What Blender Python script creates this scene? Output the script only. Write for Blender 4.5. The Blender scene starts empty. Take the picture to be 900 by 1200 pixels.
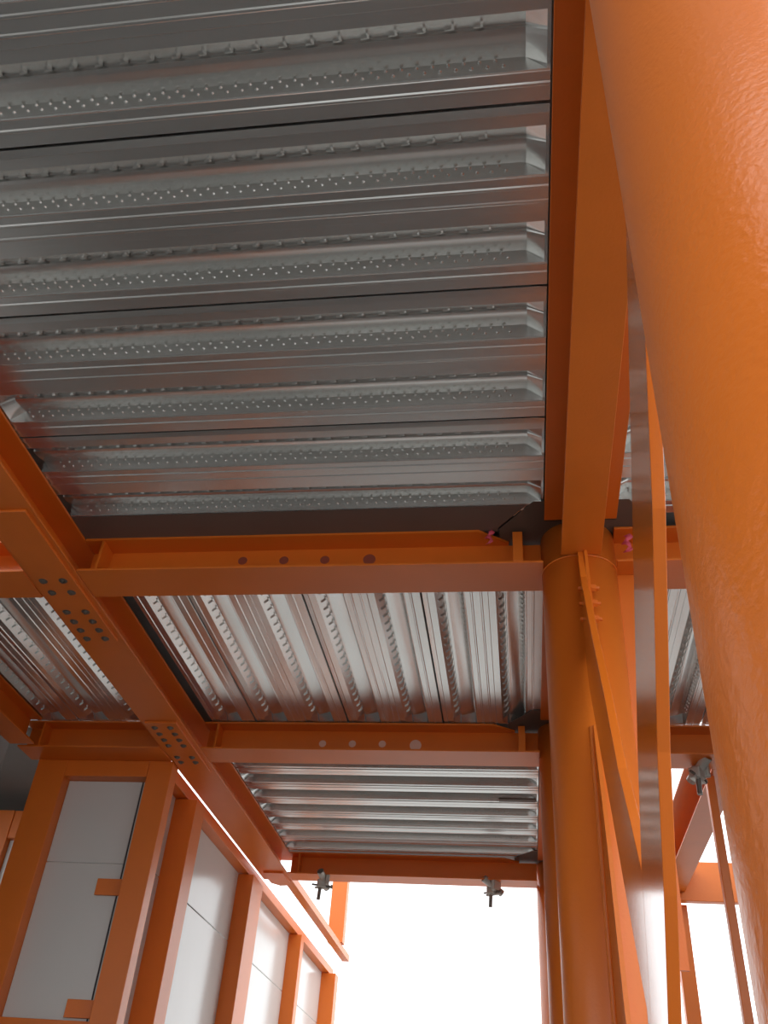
import bpy, bmesh, math, random
from mathutils import Vector, Matrix
random.seed(7)
S = bpy.context.scene
COL = S.collection

# ------------------------------------------------------------------ materials
def new_mat(name):
    m = bpy.data.materials.new(name); m.use_nodes = True
    return m, m.node_tree.nodes, m.node_tree.links, m.node_tree.nodes['Principled BSDF']

def paint(name, base, rough, bump_scale, bump_dist, var=0.12, spec=0.5, detail=4.0, coat=0.0):
    m, n, l, b = new_mat(name)
    tc = n.new('ShaderNodeTexCoord')
    nz = n.new('ShaderNodeTexNoise'); nz.inputs['Scale'].default_value = 3.0; nz.inputs['Detail'].default_value = 5
    l.new(tc.outputs['Object'], nz.inputs['Vector'])
    mr = n.new('ShaderNodeMapRange'); mr.inputs['To Min'].default_value = 1 - var; mr.inputs['To Max'].default_value = 1 + var
    l.new(nz.outputs['Fac'], mr.inputs['Value'])
    mx = n.new('ShaderNodeMix'); mx.data_type = 'RGBA'; mx.blend_type = 'MULTIPLY'; mx.inputs['Factor'].default_value = 1
    mx.inputs['A'].default_value = (*base, 1); l.new(mr.outputs['Result'], mx.inputs['B'])
    l.new(mx.outputs['Result'], b.inputs['Base Color'])
    b.inputs['Roughness'].default_value = rough
    b.inputs['Specular IOR Level'].default_value = spec
    b.inputs['Coat Weight'].default_value = coat
    b.inputs['Coat Roughness'].default_value = 0.12
    n2 = n.new('ShaderNodeTexNoise'); n2.inputs['Scale'].default_value = bump_scale; n2.inputs['Detail'].default_value = detail
    l.new(tc.outputs['Object'], n2.inputs['Vector'])
    bp = n.new('ShaderNodeBump'); bp.inputs['Strength'].default_value = 1.0; bp.inputs['Distance'].default_value = bump_dist
    l.new(n2.outputs['Fac'], bp.inputs['Height']); l.new(bp.outputs['Normal'], b.inputs['Normal'])
    return m

ORANGE = (0.72, 0.168, 0.015)
M_paint = paint('orange_paint', ORANGE, 0.38, 90, 0.0006)
M_column = paint('orange_paint_brushed', ORANGE, 0.32, 130, 0.0010, 0.05, 0.5, 4.0)
M_brace = paint('orange_paint_smooth', ORANGE, 0.16, 120, 0.0003, 0.06, coat=0.6)
M_bolt = paint('zinc_bolt', (0.20, 0.19, 0.17), 0.45, 150, 0.0003)
M_bolt.node_tree.nodes['Principled BSDF'].inputs['Metallic'].default_value = 0.8
M_panel = paint('white_panel', (0.63, 0.615, 0.59), 0.17, 8, 0.0006, 0.02, 0.5, 1.0)
M_hole_light = paint('hole_light_pale', (0.80, 0.52, 0.42), 0.4, 80, 0.0004)  # colour carries the light seen through the second beam's web holes
M_hole_shade = paint('hole_shade_dark', (0.28, 0.07, 0.045), 0.35, 80, 0.0004)  # colour carries the shade seen in the first beam's web holes
M_seal = paint('black_sealant', (0.02, 0.02, 0.025), 0.6, 80, 0.0004)
M_clamp = paint('galvanised_clamp', (0.50, 0.50, 0.47), 0.5, 60, 0.0006)
M_clamp.node_tree.nodes['Principled BSDF'].inputs['Metallic'].default_value = 0.6
M_ribbon = paint('pink_ribbon', (0.75, 0.10, 0.16), 0.6, 40, 0.001)
M_floor = paint('concrete_floor', (0.10, 0.095, 0.09), 0.8, 12, 0.002)
M_ground = paint('pale_gravel', (0.38, 0.37, 0.355), 0.9, 6, 0.004)
M_slab = paint('concrete_slab', (0.22, 0.21, 0.20), 0.85, 14, 0.002)
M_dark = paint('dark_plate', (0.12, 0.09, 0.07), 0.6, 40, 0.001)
M_flash = paint('dull_flashing', (0.15, 0.11, 0.09), 0.5, 40, 0.0005)

def deck_mat():
    m, n, l, b = new_mat('galvanised_deck')
    tc = n.new('ShaderNodeTexCoord')
    mp = n.new('ShaderNodeMapping'); mp.inputs['Scale'].default_value = (.6, 6, 6)
    l.new(tc.outputs['Object'], mp.inputs['Vector'])
    nz = n.new('ShaderNodeTexNoise'); nz.inputs['Scale'].default_value = 2.5; nz.inputs['Detail'].default_value = 6
    l.new(mp.outputs['Vector'], nz.inputs['Vector'])
    sp = n.new('ShaderNodeTexNoise'); sp.inputs['Scale'].default_value = 9; sp.inputs['Detail'].default_value = 8; sp.inputs['Roughness'].default_value = 0.7
    l.new(tc.outputs['Object'], sp.inputs['Vector'])
    cr = n.new('ShaderNodeValToRGB')
    cr.color_ramp.elements[0].position = 0.3; cr.color_ramp.elements[0].color = (0.66, 0.665, 0.645, 1)
    cr.color_ramp.elements[1].position = 0.7; cr.color_ramp.elements[1].color = (0.72, 0.73, 0.71, 1)
    l.new(nz.outputs['Fac'], cr.inputs['Fac'])
    # scuffs
    c2 = n.new('ShaderNodeValToRGB')
    c2.color_ramp.elements[0].position = 0.72; c2.color_ramp.elements[0].color = (1, 1, 1, 1)
    c2.color_ramp.elements[1].position = 0.80; c2.color_ramp.elements[1].color = (0.86, 0.85, 0.84, 1)
    l.new(sp.outputs['Fac'], c2.inputs['Fac'])
    mx = n.new('ShaderNodeMix'); mx.data_type = 'RGBA'; mx.blend_type = 'MULTIPLY'; mx.inputs['Factor'].default_value = 1
    l.new(cr.outputs['Color'], mx.inputs['A']); l.new(c2.outputs['Color'], mx.inputs['B'])
    l.new(mx.outputs['Result'], b.inputs['Base Color'])
    b.inputs['Metallic'].default_value = 0.85
    mr = n.new('ShaderNodeMapRange'); mr.inputs['To Min'].default_value = 0.25; mr.inputs['To Max'].default_value = 0.28
    l.new(nz.outputs['Fac'], mr.inputs['Value']); l.new(mr.outputs['Result'], b.inputs['Roughness'])
    return m
M_deck = deck_mat()

# ------------------------------------------------------------------ helpers
def link(name, bm, mat, parent=None, loc=(0, 0, 0), smooth=False):
    me = bpy.data.meshes.new(name)
    bmesh.ops.recalc_face_normals(bm, faces=bm.faces)
    bm.to_mesh(me); bm.free()
    me.materials.append(mat)
    o = bpy.data.objects.new(name, me); COL.objects.link(o)
    if smooth:
        for p in me.polygons: p.use_smooth = True
    o.location = loc
    if parent: o.parent = parent
    return o

def tag(o, label=None, cat=None, group=None, kind=None):
    if label: o['label'] = label
    if cat: o['category'] = cat
    if group: o['group'] = group
    if kind: o['kind'] = kind
    return o

def thing(name, loc, label, cat, group=None):
    o = bpy.data.objects.new(name, None); COL.objects.link(o)
    o.location = loc; o.empty_display_size = 0.1
    return tag(o, label, cat, group)

def box(bm, x0, x1, y0, y1, z0, z1, bev=0.0):
    r = bmesh.ops.create_cube(bm, size=1)
    bmesh.ops.scale(bm, vec=(x1 - x0, y1 - y0, z1 - z0), verts=r['verts'])
    bmesh.ops.translate(bm, vec=((x0 + x1) / 2, (y0 + y1) / 2, (z0 + z1) / 2), verts=r['verts'])
    if bev:
        ed = list({e for v in r['verts'] for e in v.link_edges})
        bmesh.ops.bevel(bm, geom=ed, offset=bev, segments=2, affect='EDGES', profile=0.5)
    return r['verts']

def boxbm(*a, **k):
    bm = bmesh.new(); box(bm, *a, **k); return bm

def cyl(bm, p0, p1, r, seg=24, r2=None, caps=True):
    p0, p1 = Vector(p0), Vector(p1); d = p1 - p0
    M = Matrix.Translation((p0 + p1) / 2) @ d.to_track_quat('Z', 'Y').to_matrix().to_4x4()
    return bmesh.ops.create_cone(bm, cap_ends=caps, segments=seg, radius1=r, radius2=r if r2 is None else r2, depth=d.length, matrix=M)['verts']

def prism(bm, pts, axis, a0, a1, bev=0.0):
    """polygon pts (2-D) in the plane across `axis`, extruded from a0 to a1"""
    def P(p, a):
        return {'X': (a, p[0], p[1]), 'Y': (p[0], a, p[1]), 'Z': (p[0], p[1], a)}[axis]
    A = [bm.verts.new(P(p, a0)) for p in pts]; B = [bm.verts.new(P(p, a1)) for p in pts]
    fs = [bm.faces.new(A[::-1]), bm.faces.new(B)]
    n = len(pts)
    for i in range(n): fs.append(bm.faces.new((A[i], A[(i + 1) % n], B[(i + 1) % n], B[i])))
    bmesh.ops.recalc_face_normals(bm, faces=fs)
    if bev:
        bmesh.ops.bevel(bm, geom=list({e for f in fs for e in f.edges}), offset=bev, segments=2, affect='EDGES', profile=0.5)

def prismbm(*a, **k):
    bm = bmesh.new(); prism(bm, *a, **k); return bm

def rel(parent_loc, bm):
    """move world-space geometry into the frame of its thing"""
    bmesh.ops.translate(bm, vec=[-c for c in parent_loc], verts=bm.verts); return bm

ZB, ZT, ZD = 2.30, 2.487, 2.492            # beam underside, beam top, deck underside

# ------------------------------------------------------------------ deck sheets
def deck_sheet(name, axis, a0, a1, b0, p, label, group, ribs=2, crush=(True, True), flip=False, dots=True, squares=True):
    """corrugated sheet: flutes run along `axis` from a0 to a1; b0 = first seam, pitch p across."""
    q = p / 0.319
    one = [(0.0, 0.0), (.004, -.002), (.008, 0), (.034, 0), (.038, -.004), (.044, -.004), (.048, 0),
           (.084, 0)]
    mid = [(.088, -.003), (.094, -.003), (.098, 0)]
    rise = [(.126, 0), (.129, .004), (.166, .004), (.209, .041), (.214, .041), (.218, .033), (.230, .033), (.238, .0348),
            (.252, .0378), (.266, .0415), (.278, .0452), (.289, .0489), (.298, .0521), (.304, .0544), (.3085, .0562)]
    prof = []
    for k in range(ribs + 1):
        s = .319 * k
        if k > 0:
            prof += [(s + u, z) for u, z in one]
            if k < ribs: prof += [(s + u, z) for u, z in mid]
            else: prof += [(s + .090, 0), (s + .0935, .006)]
        else:
            prof += [(.1005, .010), (.101, .003), (.106, .002)]
        if k < ribs: prof += [(s + u, z) for u, z in rise]
    prof = [((u - .0995) * q, z) for u, z in prof]
    L = a1 - a0
    st = [(0, 1.0)]
    if crush[0]: st = [(0, .04), (.010, .08), (.066, .94), (.080, 1)]
    en = [(L, 1.0)]
    if crush[1]: en = [(L - .080, 1), (L - .066, .94), (L - .010, .08), (L, .04)]
    nmid = max(2, int(L / .5))
    stations = st + [(st[-1][0] + (en[0][0] - st[-1][0]) * i / nmid, 1.0) for i in range(1, nmid)] + en
    bm = bmesh.new()
    def P(a, b, z):
        if flip: b = -b
        return (a, b, z) if axis == 'X' else (a, -b, z)
    rows = []
    for a, sc in stations:
        rows.append([bm.verts.new(P(a, u, z * sc if z > .008 else z)) for u, z in prof])
    for i in range(len(rows) - 1):
        for j in range(len(prof) - 1):
            f = bm.faces.new((rows[i][j], rows[i + 1][j], rows[i + 1][j + 1], rows[i][j + 1]))
    # upper skin (sheet thickness)
    bmesh.ops.recalc_face_normals(bm, faces=bm.faces)
    g = bmesh.ops.duplicate(bm, geom=bm.faces[:] + bm.verts[:] + bm.edges[:])
    bmesh.ops.translate(bm, vec=(0, 0, .0016), verts=[v for v in g['geom'] if isinstance(v, bmesh.types.BMVert)])
    def stud(c, n, r, h):
        n = Vector(n).normalized(); c = Vector(c)
        t = n.orthogonal().normalized(); s = n.cross(t)
        ring = [bm.verts.new(c + (t * math.cos(k * math.pi / 3) + s * math.sin(k * math.pi / 3)) * r) for k in range(6)]
        ri2 = [bm.verts.new(c + n * h * .75 + (t * math.cos(k * math.pi / 3) + s * math.sin(k * math.pi / 3)) * r * .62) for k in range(6)]
        top = bm.verts.new(c + n * h)
        for k in range(6):
            bm.faces.new((ring[k], ring[(k + 1) % 6], ri2[(k + 1) % 6], ri2[k]))
            bm.faces.new((ri2[k], ri2[(k + 1) % 6], top))
    d = .08
    for k in range(ribs):
        s = .319 * k
        if dots:
            nd = int((L - 2 * d) / .044)
            for i in range(nd):
                for (u, z, off) in ((.3098, .0480, 0), (.3140, .0262, .5)):
                    c = P(d + (i + off) * .044, (s + u - .0995) * q, z)
                    n = P(0, -.98, -.19)
                    stud(c, n, .0068, .0062)
        if squares:
            ns = int((L - 2 * d) / .077)
            for i in range(ns):
                a = d + i * .077
                # raised L-shaped lance on the rising web
                for (da0, da1, t0, t1) in ((0, .026, .82, .94), (.019, .026, .35, .94)):
                    vs = []
                    for (aa, tt) in ((a + da0, t0), (a + da1, t0), (a + da1, t1), (a + da0, t1)):
                        for h in (0, .007):
                            u = .166 + .043 * tt + .65 * h; z = .004 + .037 * tt - .76 * h
                            vs.append(bm.verts.new(P(aa, (s + u - .0995) * q, z)))
                    o = vs
                    for idx in ((1, 3, 5, 7), (0, 2, 3, 1), (2, 4, 5, 3), (4, 6, 7, 5), (6, 0, 1, 7)):
                        bm.faces.new([o[t] for t in idx])
    loc = P(a0, 0, 0); loc = (a0, b0, ZD) if axis == 'X' else (b0, a0, ZD)
    me = bpy.data.meshes.new(name)
    bm.to_mesh(me); bm.free(); me.materials.append(M_deck)
    for f in me.polygons: f.use_smooth = True
    me.set_sharp_from_angle(angle=math.radians(17))
    o = bpy.data.objects.new(name, me); COL.objects.link(o); o.location = loc
    if axis == 'Y': o.rotation_euler = (0, 0, math.pi / 2)
    return tag(o, label, 'roof sheet', group)

ORD = ['nearest to', 'second from', 'third from', 'fourth from', 'fifth from', 'sixth from', 'seventh from', 'eighth from']
# first bay: flutes run across; seams counted back from the first cross beam
P1 = .319
seams1 = [1.966 + .638 * k for k in (-3, -2, -1, 0, 1)]      # last sheet ends near the beam
for k, s in enumerate(reversed(seams1)):
    nr = 2
    if s + 2 * P1 > 3.30: nr = 1
    deck_sheet('deck_sheet', 'X', -2.075, .135, s, P1,
               'ribbed roof sheet of the large near bay, ' + ORD[k] + ' the beam with dark holes',
               'ribbed sheets over the near left bay', ribs=nr, crush=(k == 1, True))
    if s > 1.5:
        deck_sheet('deck_sheet', 'X', .425, 1.25, s, P1,
               'ribbed roof sheet right of the overhead girder, ' + ORD[k] + ' the cross beam',
               'ribbed sheets over the near right bay', ribs=nr, squares=False)
# second bay: flutes run away from the camera
P2 = .310
for k in range(4):
    nr = 2 if k < 3 else 1
    b = .150 - P2 * 2 * (k + 1) + (P2 if nr == 1 else 0)
    deck_sheet('deck_sheet', 'Y', 3.545, 5.40, b, P2,
               'ribbed roof sheet running away in the middle bay, ' + ['next to the round column', 'second from the round column', 'third from the round column', 'next to the bolted girder'][k],
               'ribbed sheets over the middle bay', ribs=nr)
for k in range(2):
    deck_sheet('deck_sheet', 'Y', 3.545, 5.40, .50 + P2 * 2 * k, P2,
               'ribbed roof sheet seen between brace and near column, ' + ['closer to the brace', 'closer to the near column'][k],
               'ribbed sheets right of the brace', flip=False)
for k in range(2):
    nr = 2 if k == 0 else 1
    deck_sheet('deck_sheet', 'Y', 3.545, 5.40, -2.335 - P2 * 2 - (P2 if k else 0), P2,
               'dark shaded ribbed roof sheet left of the bolted girder, ' + ['touching the girder', 'furthest left'][k],
               'ribbed sheets left of the girder', ribs=nr)
# third bay: flutes across again
P3 = .306
for k in range(4):
    deck_sheet('deck_sheet', 'X', -2.075, .135, 5.62 + P3 * 2 * k, P3,
               'ribbed roof sheet of the far bright bay, ' + ['nearest to', 'second from', 'third from', 'fourth from'][k] + ' the beam with pale holes',
               'ribbed sheets over the far bay', squares=False)

# unseen roof slabs added over the sheets to block light
def struct(name, bm, mat, loc=(0, 0, 0)):
    o = link(name, bm, mat); o['kind'] = 'structure'; return o
struct('shade_slab', boxbm(-2.34, .40, .1, 3.44, 2.56, 2.70), M_slab)
struct('shade_slab', boxbm(-2.34, -.7, -4, .1, 2.56, 2.70), M_slab)  # unseen, added behind so the steep sheet webs reflect dark
struct('shade_slab', boxbm(.40, 1.25, 1.7, 3.44, 2.56, 2.70), M_slab)
struct('shade_slab', boxbm(-3.65, 2.3, 3.44, 5.50, 2.56, 2.70), M_slab)
struct('shade_slab', boxbm(-2.34, .48, 5.50, 8.45, 2.56, 2.70), M_slab)
struct('shade_slab', boxbm(-5.2, -2.76, 5.66, 8.45, 2.56, 2.70), M_slab)  # added to keep the far-left room dark
struct('floor', boxbm(-5.2, 1.6, -4, 7.4, -1.75, -1.60), M_floor)
struct('ground', boxbm(-60, 60, -60, 80, -1.95, -1.76), M_ground)

# flat closing plate between last rib and first cross beam
o = link('closing_plate', prismbm([(-2.07, 3.147), (.062, 3.147), (-.066, 3.308), (-.066, 3.332), (-2.07, 3.332)], 'Z', 2.4872, 2.4879), M_flash)
tag(o, 'flat dull metal closing strip above the near cross beam, beside the last rib', 'plate')

# ------------------------------------------------------------------ beams
def holed_web(y0, x0, x1, z0, z1, holes, t=.008):
    """web plate in the XZ plane with round holes (x, z, r)"""
    bm = bmesh.new()
    ed = []
    def loop(pts):
        vs = [bm.verts.new((x, 0, z)) for x, z in pts]
        for i in range(len(vs)): ed.append(bm.edges.new((vs[i], vs[(i + 1) % len(vs)])))
    loop([(x0, z0), (x1, z0), (x1, z1), (x0, z1)])
    for (x, z, r) in holes:
        loop([(x + r * math.cos(a * math.pi / 12), z + r * math.sin(a * math.pi / 12)) for a in range(24)])
    bmesh.ops.triangle_fill(bm, use_beauty=True, use_dissolve=False, edges=ed)
    # drop any face that fell inside a hole
    for f in [f for f in bm.faces if any((f.calc_center_median().x - x) ** 2 + (f.calc_center_median().z - z) ** 2 < (r * .9) ** 2 for x, z, r in holes)]:
        bm.faces.remove(f)
    g = bmesh.ops.extrude_face_region(bm, geom=bm.faces[:])
    bmesh.ops.translate(bm, vec=(0, t, 0), verts=[v for v in g['geom'] if isinstance(v, bmesh.types.BMVert)])
    bmesh.ops.translate(bm, vec=(0, y0 - t / 2, 0), verts=bm.verts)
    return bm

def cross_beam(name, yc, x0, x1, label, holes=(), stiff=(), w=.232, cope=None, disc=None, disclab='', group='cross beams under the ribbed sheets'):
    L0 = ((x0 + x1) / 2, yc, ZB)
    t = thing(name, L0, label, 'beam', group)
    link('web', rel(L0, holed_web(yc, x0 + .001, x1 - .001, ZB + .012, ZT - .012, holes)), M_paint, t)
    link('bottom_flange', rel(L0, boxbm(x0, x1, yc - w / 2, yc + w / 2, ZB, ZB + .012, bev=.002)), M_paint, t)
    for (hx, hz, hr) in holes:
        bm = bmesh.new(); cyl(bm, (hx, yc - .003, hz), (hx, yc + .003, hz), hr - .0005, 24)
        pg = link('hole_disc', rel(L0, bm), disc, t); pg['label'] = disclab  # added disc, painted with the brightness seen through the open hole
    if cope:
        pts = [(x0, yc - w / 2), (cope[0], yc - w / 2), (cope[1], yc - .02), (cope[1], yc + .02), (cope[0], yc + w / 2), (x0, yc + w / 2)]
        link('top_flange', rel(L0, prismbm(pts, 'Z', ZT - .012, ZT)), M_paint, t)
    else:
        link('top_flange', rel(L0, boxbm(x0, x1, yc - w / 2, yc + w / 2, ZT - .012, ZT, bev=.002)), M_paint, t)
    for sx, th in stiff:
        for sg in (-1, 1):
            bm = boxbm(sx - th / 2, sx + th / 2, min(yc + sg * .0045, yc + sg * (w / 2 - .003)), max(yc + sg * .0045, yc + sg * (w / 2 - .003)), ZB + .0125, ZT - .0125, bev=.002)
            link('stiffener', rel(L0, bm), M_paint, t)
    return t

h1 = [(-1.291, 2.418, .023), (-1.087, 2.416, .023), (-.887, 2.414, .023), (-.673, 2.412, .030)]
h2 = [(-1.275, 2.390, .024), (-1.076, 2.391, .024), (-.878, 2.392, .024), (-.660, 2.385, .038)]
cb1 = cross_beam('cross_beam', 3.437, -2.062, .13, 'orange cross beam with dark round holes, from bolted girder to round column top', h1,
           stiff=((.020, .045), (-1.97, .014)), cope=(-.155, -.02), disc=M_hole_shade, disclab='shade in the hole painted on a dark round plug')
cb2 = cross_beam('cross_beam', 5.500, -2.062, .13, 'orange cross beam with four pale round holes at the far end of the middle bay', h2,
           stiff=((.022, .042), (-1.97, .014)), cope=(-.155, -.02), disc=M_hole_light, disclab='light in the hole painted on a pale pink round plug')
cross_beam('cross_beam', 3.437, -3.40, -2.333, 'short orange cross beam at the left edge, left of the bolted girder')
cross_beam('cross_beam', 5.500, -3.347, -2.333, 'shaded orange cross beam above the white panel wall', stiff=((-3.20, .014),))
cross_beam('cross_beam', 3.437, .45, 1.45, 'orange cross beam glimpsed between brace and large near column, upper one')
cross_beam('cross_beam', 5.500, .45, 1.45, 'orange cross beam right of the brace, with the tube clamp below', w=.232)
cb3 = cross_beam('cross_beam', 8.200, -2.062, .13, 'hazy orange cross beam at the far end above the bright opening', w=.22, cope=(-.155, -.02), stiff=((-1.97, .014),))
# small stiffeners joining the bolted girder to the beams are part of those beams

def long_girder(name, xa, xb, y0, y1, label, top=None, top_end=None, zb=ZB, group='girders running away from the camera', web=.010):
    xc = (xa + xb) / 2
    L0 = (xc, y0, zb)
    t = thing(name, L0, label, 'girder', group)
    link('web', rel(L0, boxbm(xc - web / 2, xc + web / 2, y0, y1, zb + .0125, ZT - .0125)), M_paint, t)
    link('bottom_flange', rel(L0, boxbm(xa, xb, y0, y1, zb, zb + .0125, bev=.002)), M_paint, t)
    ta, tb = top or (xa, xb)
    link('top_flange', rel(L0, boxbm(ta, tb, y0, top_end or y1, ZT - .0125, ZT, bev=.002)), M_paint, t)
    return t, L0

LBg, LB0 = long_girder('long_girder', -2.328, -2.066, 0.0, 8.31, 'long orange girder with bolted splice plates running diagonally along the left')
def splice(y0, y1, rows, t, L0):
    p = link('splice_plate', rel(L0, boxbm(-2.300, -2.094, y0, y1, ZB - .014, ZB - .0002, bev=.002)), M_paint, t)
    for y in rows:
        for x in (-2.252, -2.150):
            bm = bmesh.new()
            cyl(bm, (x, y, ZB - .0165), (x, y, ZB - .0142), .021, 24)                       # washer
            cyl(bm, (x, y, ZB - .023), (x, y, ZB - .0165), .0145, 6)                        # nut
            cyl(bm, (x, y, ZB - .027), (x, y, ZB - .023), .008, 12)                         # bolt end
            b = link('bolt', rel(L0, bm), M_bolt, p)
            b['label'] = 'dark zinc bolt'
splice(2.845, 3.972, (3.384, 3.487, 3.667, 3.761, 3.848, 3.935), LBg, LB0)
splice(4.978, 5.76, (5.041, 5.134, 5.224, 5.312, 5.500, 5.583), LBg, LB0)
# rail continuing the girder outside
o = link('edge_rail', boxbm(-2.150, -2.066, 8.32, 11.6, 2.30, 2.37, bev=.003), M_paint)
tag(o, 'slim orange rail continuing from the left girder into the bright opening', 'rail')
# rounded end bracket under girder end
bm = prismbm([(-2.27, 8.05), (-2.09, 8.05), (-2.09, 8.34), (-2.12, 8.42), (-2.20, 8.44), (-2.27, 8.36)], 'Z', ZB - .016, ZB - .0003)
link('end_plate', rel(LB0, bm), M_paint, LBg)

RBg, RB0 = long_girder('long_girder', .2045, .376, 0.0, 3.268, 'wide orange girder overhead meeting the top of the round column', top=(.140, .455), top_end=3.245)
long_girder('long_girder', .2045, .376, 3.61, 5.33, 'orange girder hidden behind the round column in the middle bay', top=(.140, .455), top_end=5.30)
long_girder('long_girder', .2045, .376, 5.67, 8.14, 'orange girder behind the round column beside the far bright bay', top=(.140, .455), top_end=8.10)
long_girder('long_girder', -3.38, -3.205, 3.56, 5.345, 'short orange girder cut by the left edge of the photo above the panels')
long_girder('long_girder', 1.19, 1.37, 5.617, 8.259, 'pink-lit orange girder slanting between brace and near column below the tube clamp', top=(1.10, 1.46))

# far fascia on the right
t0 = (1.2, 8.30, 2.22)
o = link('fascia_beam', boxbm(.46, 3.2, 8.26, 8.34, 2.225, 2.55, bev=.004), M_paint)
tag(o, 'orange fascia beam crossing the bright gap low on the right', 'beam')

# ------------------------------------------------------------------ columns
def column(x, y, label, r=.165, z0=-1.6, z1=ZT, mat=M_paint):
    L0 = (x, y, z0)
    t = thing('round_column', L0, label, 'column', 'round steel columns')
    bm = bmesh.new(); cyl(bm, (x, y, z0 + .025), (x, y, z1), r, 128)
    ob = link('shaft', rel(L0, bm), mat, t)
    for p in ob.data.polygons: p.use_smooth = abs(p.normal.z) < .5
    link('base_plate', rel(L0, boxbm(x - .25, x + .25, y - .25, y + .25, z0, z0 + .025, bev=.003)), mat, t)
    return t, L0
c1, c10 = column(.29, 3.437, 'round orange column with bolted fin, standing behind the V-shaped brace', mat=M_paint)
column(.29, 5.5, 'second round orange column hidden behind the first, seen as strip on its left')
column(.29, 8.3, 'far round orange column seen as slim strip beside the bright opening')
cn, cn0 = column(.29, .560, 'huge rough-painted orange column close to the camera at the right edge', mat=M_column, z1=ZB - .001)
# fin, weld collars and bolts of the middle column
fin = link('gusset_fin', rel(c10, prismbm([(3.285, 2.31), (3.235, 2.31), (3.17, 1.95), (3.10, 1.80), (3.285, 1.80)], 'X', .3005, .3145)), M_paint, c1)
for z in (2.105, 2.03, 1.955):
    for sx in (-1, 1):
        bm = bmesh.new(); y = 3.235
        x0 = .2995 if sx < 0 else .3150
        cyl(bm, (x0, y, z), (x0 + sx * .022, y, z), .017, 6)
        cyl(bm, (x0 + sx * .022, y, z), (x0 + sx * .036, y, z), .009, 12)
        b = link('bolt', rel(c10, bm), M_paint, fin)
low = prismbm([(3.29, 1.52), (3.255, 1.50), (3.10, 1.0), (2.92, .2), (2.80, -.6), (2.80, -1.57), (3.29, -1.57)], 'X', .283, .297)
link('lower_fin', rel(c10, low), M_paint, c1)
bm = bmesh.new(); cyl(bm, (.278, 3.272, -1.57), (.278, 3.272, 1.50), .011, 12)
link('weld_bead', rel(c10, bm), M_paint, c1)
link('side_plate', rel(c10, boxbm(.44, .55, 3.43, 3.444, .7, ZB - .001)), M_paint, c1)
def torus(bm, c, R, r, n=64, m=8):
    vs = []
    for i in range(n):
        a = 2 * math.pi * i / n
        vs.append([bm.verts.new((c[0] + (R + r * math.cos(2 * math.pi * j / m)) * math.cos(a), c[1] + (R + r * math.cos(2 * math.pi * j / m)) * math.sin(a), c[2] + r * math.sin(2 * math.pi * j / m))) for j in range(m)])
    for i in range(n):
        for j in range(m):
            bm.faces.new((vs[i][j], vs[(i + 1) % n][j], vs[(i + 1) % n][(j + 1) % m], vs[i][(j + 1) % m]))
bm = bmesh.new(); torus(bm, (.29, 3.437, ZB + .002), .166, .004)
link('weld_ring', rel(c10, bm), M_paint, c1, smooth=True)

# ------------------------------------------------------------------ V brace between near and middle column (plane of the columns)
B0 = (.287, 2.3, -.9)
br = thing('v_brace', B0, 'flat orange V-shaped brace between the near column and the bolted column', 'brace')
near = [(.760, 2.42), (.760, 2.12), (1.288, 1.385), (1.449, 1.128), (1.765, .757), (1.903, .520), (2.044, .320), (2.23, .04), (2.40, .14), (2.204, .655), (2.050, .880), (1.845, 1.126), (1.642, 1.369), (1.338, 1.735)]
link('near_arm', rel(B0, prismbm(near, 'X', .274, .300, bev=.0015)), M_brace, br)
far = [(3.245, 2.30), (3.20, 2.14), (2.949, 1.736), (2.678, 1.336), (2.489, 1.019), (2.331, .820), (2.2042, .6548), (2.3999, .1401), (2.55, .10), (2.60, .25), (2.369, .401), (2.600, .729), (2.755, .969), (2.962, 1.272), (3.19, 1.62), (3.245, 1.80)]
far = [(3.245, 2.30), (3.20, 2.14), (2.949, 1.736), (2.678, 1.336), (2.489, 1.019), (2.331, .820), (2.2045, .6550), (2.4005, .1405), (2.369, .401), (2.600, .729), (2.755, .969), (2.962, 1.272), (3.19, 1.62), (3.245, 1.80)]
link('far_arm', rel(B0, prismbm(far, 'X', .274, .300, bev=.0015)), M_brace, br)
link('apex_plate', rel(B0, prismbm([(2.23, .039), (2.40, .139), (2.369, .399), (2.42, -.1), (2.42, -1.58), (2.23, -1.58)], 'X', .274, .300)), M_brace, br)

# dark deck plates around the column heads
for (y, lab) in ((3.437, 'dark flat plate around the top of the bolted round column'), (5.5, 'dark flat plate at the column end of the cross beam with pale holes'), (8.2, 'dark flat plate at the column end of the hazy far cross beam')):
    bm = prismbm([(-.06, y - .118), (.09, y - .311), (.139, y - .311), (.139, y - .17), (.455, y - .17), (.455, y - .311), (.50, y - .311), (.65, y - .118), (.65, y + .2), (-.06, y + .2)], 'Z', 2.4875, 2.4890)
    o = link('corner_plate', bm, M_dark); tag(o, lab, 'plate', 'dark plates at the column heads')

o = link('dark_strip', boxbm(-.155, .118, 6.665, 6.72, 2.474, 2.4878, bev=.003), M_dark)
tag(o, 'small dark strip under the far bright roof sheets next to the round column', 'strip')
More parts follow.
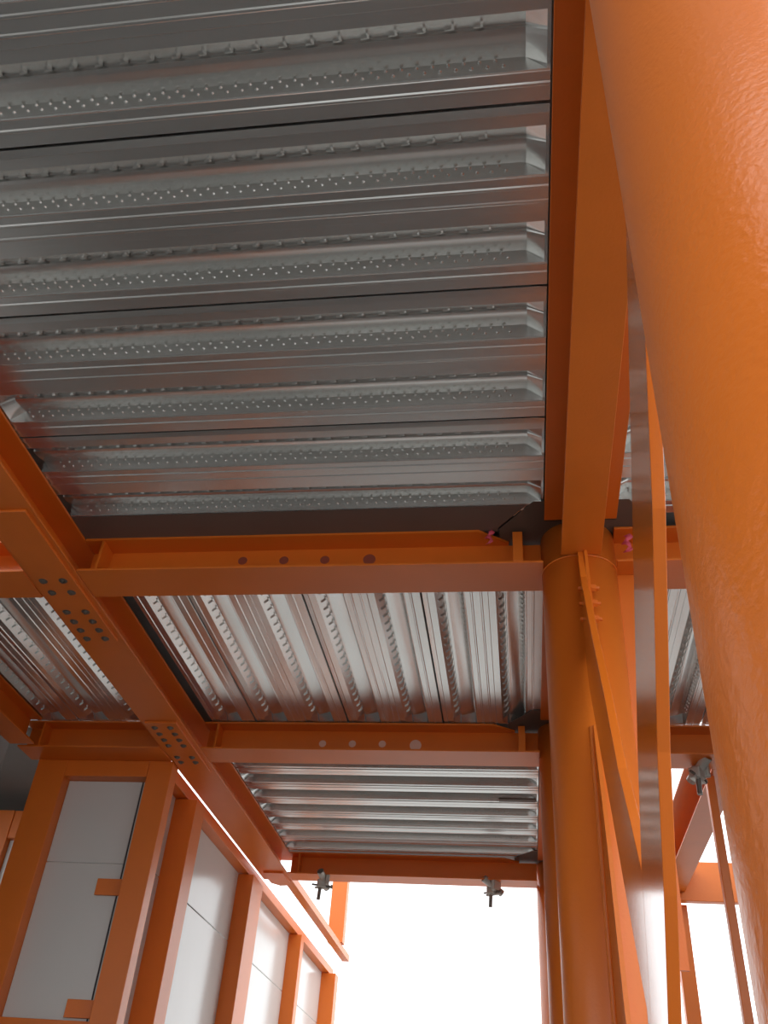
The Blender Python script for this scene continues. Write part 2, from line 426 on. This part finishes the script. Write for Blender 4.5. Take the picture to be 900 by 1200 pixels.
# ribbon scraps
def ribbon(x, y, z, label, s=1):
    bm = bmesh.new(); prev = None
    for i in range(9):
        w = .010 * s * (1 + .5 * math.sin(i * 1.9)); zz = z - i * .009 * s
        dx = .010 * math.sin(i * 1.3); dy = .012 * math.cos(i * 1.7)
        a = bm.verts.new((x - w + dx, y + dy, zz)); b = bm.verts.new((x + w + dx, y - dy * .6, zz))
        c = bm.verts.new((x + w + dx, y - dy * .6 + .002, zz)); d = bm.verts.new((x - w + dx, y + dy + .002, zz))
        if prev:
            q = prev
            for (m, n) in ((0, 1), (1, 2), (2, 3), (3, 0)):
                bm.faces.new((q[m], q[n], (a, b, c, d)[n], (a, b, c, d)[m]))
        else: bm.faces.new((a, b, c, d))
        prev = (a, b, c, d)
    bm.faces.new(prev[::-1])
    o = link('ribbon_scrap', bm, M_ribbon, smooth=True); tag(o, label, 'ribbon', 'pink ribbon scraps at the column head')
ribbon(-.105, 3.325, 2.484, 'scrap of pink ribbon hanging left of the column head')
ribbon(.500, 3.318, 2.440, 'scrap of pink ribbon right of the column head beside the brace', 1.3)

# ------------------------------------------------------------------ tube clamps
def clamp(x, y, label, ang, z=ZB):
    t = thing('tube_clamp', (x, y, z), label, 'clamp', 'grey tube clamps on the beams')
    t.rotation_euler = (0, 0, ang)
    bm = bmesh.new()
    cyl(bm, (-.03, -.085, .012), (.05, .075, -.085), .030, 24, caps=False)
    cyl(bm, (-.03, -.085, .012), (.05, .075, -.085), .024, 24, caps=False)
    link('tube_stub', bm, M_clamp, t, smooth=True)
    bm = bmesh.new()
    box(bm, -.045, .035, -.03, .045, -.105, -.035, bev=.010)
    box(bm, .025, .060, -.055, .05, -.085, .0, bev=.008)
    box(bm, -.062, .07, -.012, .02, -.112, -.098, bev=.004)
    link('coupler_body', bm, M_clamp, t)
    bm = bmesh.new()
    cyl(bm, (-.015, .0, -.10), (-.02, .0, -.205), .016, 16)
    cyl(bm, (-.09, .01, -.08), (.09, .0, -.088), .009, 8)
    cyl(bm, (.076, .0, -.088), (.094, .0, -.088), .017, 6)
    link('clamp_bolt', bm, M_bolt, t)
    return t
clamp(-1.745, 8.13, 'grey tube clamp on the far cross beam near its left end', .25)
clamp(-.255, 8.16, 'grey tube clamp on the far cross beam near the round column', -.55)
clamp(1.085, 5.52, 'grey tube clamp hanging right of the brace, beside the near column', 1.0)

# ------------------------------------------------------------------ panel walls on the left
def panel(x0, x1, y0, y1, z0, z1, label, group):
    o = link('wall_panel', boxbm(x0, x1, y0, y1, z0, z1, bev=.002), M_panel)
    return tag(o, label, 'wall panel', group)
def post(x0, x1, y0, y1, z0, z1, label, group='orange posts of the panel walls', flanged=False):
    L0 = ((x0 + x1) / 2, (y0 + y1) / 2, z0)
    bm = bmesh.new()
    if flanged:
        box(bm, x0, x1, y0, y0 + .012, z0, z1, bev=.002); box(bm, x0, x1, y1 - .012, y1, z0, z1, bev=.002)
        box(bm, (x0 + x1) / 2 - .005, (x0 + x1) / 2 + .005, y0 + .012, y1 - .012, z0, z1)
    else:
        box(bm, x0, x1, y0, y1, z0, z1, bev=.004)
    bmesh.ops.translate(bm, vec=[-c for c in L0], verts=bm.verts)
    o = link('panel_post', bm, M_paint, None, L0)
    return tag(o, label, 'post', group), L0
ZF = -1.6
# transverse wall facing the camera
YW = 5.655
GP = 'white wall panels on the left'
post(-3.287, -3.072, YW - .05, YW + .10, ZF, 2.2995, 'wide orange post left of the large white panel')
cp, cp0 = post(-2.482, -2.314, YW - .05, YW + .06, ZF, 2.2995, 'orange corner post right of the large white panel, carrying two tabs')
for z0, z1 in ((1.446, 1.545), (.762, .858), (.06, .155)):
    link('fixing_tab', boxbm(-2.676 - cp0[0], -2.484 - cp0[0], YW + .020 - cp0[1], YW + .038 - cp0[1], z0 - ZF, z1 - ZF, bev=.002), M_paint, cp)
o = link('panel_header', boxbm(-3.070, -2.484, YW - .05, YW + .07, 2.188, 2.2995, bev=.003), M_paint); tag(o, 'orange header over the large white panel facing the camera', 'header', 'orange headers of the panel walls')
o = link('panel_sill', boxbm(-3.070, -2.484, YW - .02, YW + .016, .55, .742, bev=.003), M_paint); tag(o, 'orange sill rail below the large white panel at lower left', 'rail')
panel(-3.068, -2.540, YW + .042, YW + .066, 1.647, 2.186, 'white panel in the upper left wall facing camera, above the thin joint', GP)
panel(-3.068, -2.540, YW + .042, YW + .066, .55, 1.641, 'large white panel facing camera at lower left, below the thin joint', GP)
o = link('sealant_strip', boxbm(-2.5395, -2.530, YW + .045, YW + .060, .55, 2.186), M_seal); tag(o, 'thin black sealant line down the right edge of the large white panel', 'sealant')
o = link('edge_strip', boxbm(-2.5295, -2.484, YW + .045, YW + .066, .55, 2.186), M_clamp); tag(o, 'narrow grey strip between the black sealant line and corner post', 'strip')
# facade running away on the left
XP, XI = -2.45, -2.312
post(XP - .02, -2.287, 6.12, 6.32, ZF, 2.23, 'orange facade post second from the corner, left of the tall glossy panel')
post(XP - .02, XI, 7.91, 8.26, ZF, 2.23, 'broad orange facade post right of the tall glossy panel')
post(XP - .02, XI, 10.02, 10.16, ZF, 2.23, 'narrow orange facade post between the two brightest panels')
post(XP - .02, -2.275, 11.92, 12.12, ZF, 2.23, 'last orange facade post at the edge of the bright opening')
o = link('panel_header', boxbm(XP - .02, -2.36, 5.76, 12.2, 2.236, 2.318, bev=.003), M_paint); tag(o, 'long orange header sloping down over the glossy facade panels', 'header', 'orange headers of the panel walls')
spans = [(5.762, 6.118, 'narrow white facade panel between corner post and second post'), (6.322, 7.908, 'tall glossy white facade panel'), (8.262, 10.018, 'bright white facade panel right of the broad post'), (10.162, 11.918, 'furthest bright white facade panel beside the opening')]
for i, (y0, y1, lab) in enumerate(spans):
    panel(XP - .030, XP, y0, y1, 1.690, 2.234, lab + ', upper piece above the joint', 'glossy facade panels')
    panel(XP - .030, XP, y0, y1, -1.58, 1.682, lab + ', lower piece below the joint', 'glossy facade panels')
# further room behind, dark, at the left edge
post(-4.40, -4.165, 6.98, 7.08, ZF, 2.42, 'dark orange post at the far left edge, behind the wide post')
o = link('panel_header', boxbm(-4.163, -3.0, 6.99, 7.07, 2.195, 2.42, bev=.003), M_paint); tag(o, 'dark orange header at the left edge behind the wide post', 'header', 'orange headers of the panel walls')
panel(-4.16, -3.0, 7.04, 7.062, 1.72, 2.193, 'shaded white panel scrap at the left edge behind the wide post, upper piece', GP)
panel(-4.16, -3.0, 7.04, 7.062, -1.58, 1.714, 'shaded white panel scrap at the left edge behind the wide post, lower piece', GP)
struct('shade_wall_left', boxbm(-4.7, -4.6, .9, 3.7, ZF, 2.55), M_slab)  # unseen wall, added to darken the left side
struct('shade_slab', boxbm(-4.7, -2.34, -4, 2.9, 2.56, 2.70), M_slab)  # unseen slab, added to cut skylight on the left
struct('shade_wall_left', boxbm(-3.66, -3.56, 3.70, 5.62, ZF, 2.55), M_slab)  # added to keep light from the left off the white panel
struct('shade_wall_back', boxbm(-4.7, -2.4, -4.1, -4.0, ZF, 2.56), M_slab)  # unseen, added behind the camera to dim panel and left girder
struct('shade_wall_right', boxbm(2.3, 2.4, 3.0, 8.0, ZF, 2.56), M_slab)  # unseen, added to darken the interior from the right
struct('shade_wall_left', boxbm(-5.2, -5.1, 5.66, 8.45, ZF, 2.56), M_slab)  # added to enclose the left room and keep it dark
struct('shade_wall_back', boxbm(-5.1, -2.9, 8.30, 8.45, ZF, 2.56), M_slab)  # added to close the left room's far side against light

# far posts
o, _ = post(-2.225, -2.045, 10.95, 11.10, 2.372, 3.6, 'pale orange post standing on the slim rail at left of the opening', 'far orange posts in the opening')
o, _ = post(1.27, 1.385, 8.36, 8.46, ZF, 2.22, 'hazy orange post below the fascia beam right of the brace', 'far orange posts in the opening')
o, _ = post(1.165, 1.215, 5.70, 5.76, ZF, 2.295, 'slim orange post hugging the left edge of the near column', 'far orange posts in the opening')

# ------------------------------------------------------------------ light
w = bpy.data.worlds.new('overcast_sky'); S.world = w; w.use_nodes = True
n = w.node_tree.nodes; l = w.node_tree.links; n.clear()
out = n.new('ShaderNodeOutputWorld'); bg = n.new('ShaderNodeBackground')
bg.inputs['Color'].default_value = (0.95, 0.98, 1.0, 1); bg.inputs['Strength'].default_value = 2.7
l.new(bg.outputs['Background'], out.inputs['Surface'])

# ------------------------------------------------------------------ camera
cam = bpy.data.cameras.new('camera'); co = bpy.data.objects.new('camera', cam); COL.objects.link(co)
R = Matrix(((0.98966131, 0.0258646, 0.14107272), (0.12708044, -0.61413061, -0.77890575), (0.06649099, 0.78878046, -0.61106818)))
co.matrix_world = R.to_4x4()
cam.sensor_fit = 'VERTICAL'; cam.sensor_height = 36.0; cam.sensor_width = 27.0
cam.lens = 1055 / 1200 * 36
cam.clip_start = .02
S.camera = co
S.view_settings.view_transform = 'Standard'; S.view_settings.look = 'None'
S.view_settings.gamma = 1.0; S.view_settings.use_curve_mapping = False
S.view_settings.exposure = -0.22
S.cycles.max_bounces = 10; S.cycles.diffuse_bounces = 6; S.cycles.glossy_bounces = 6
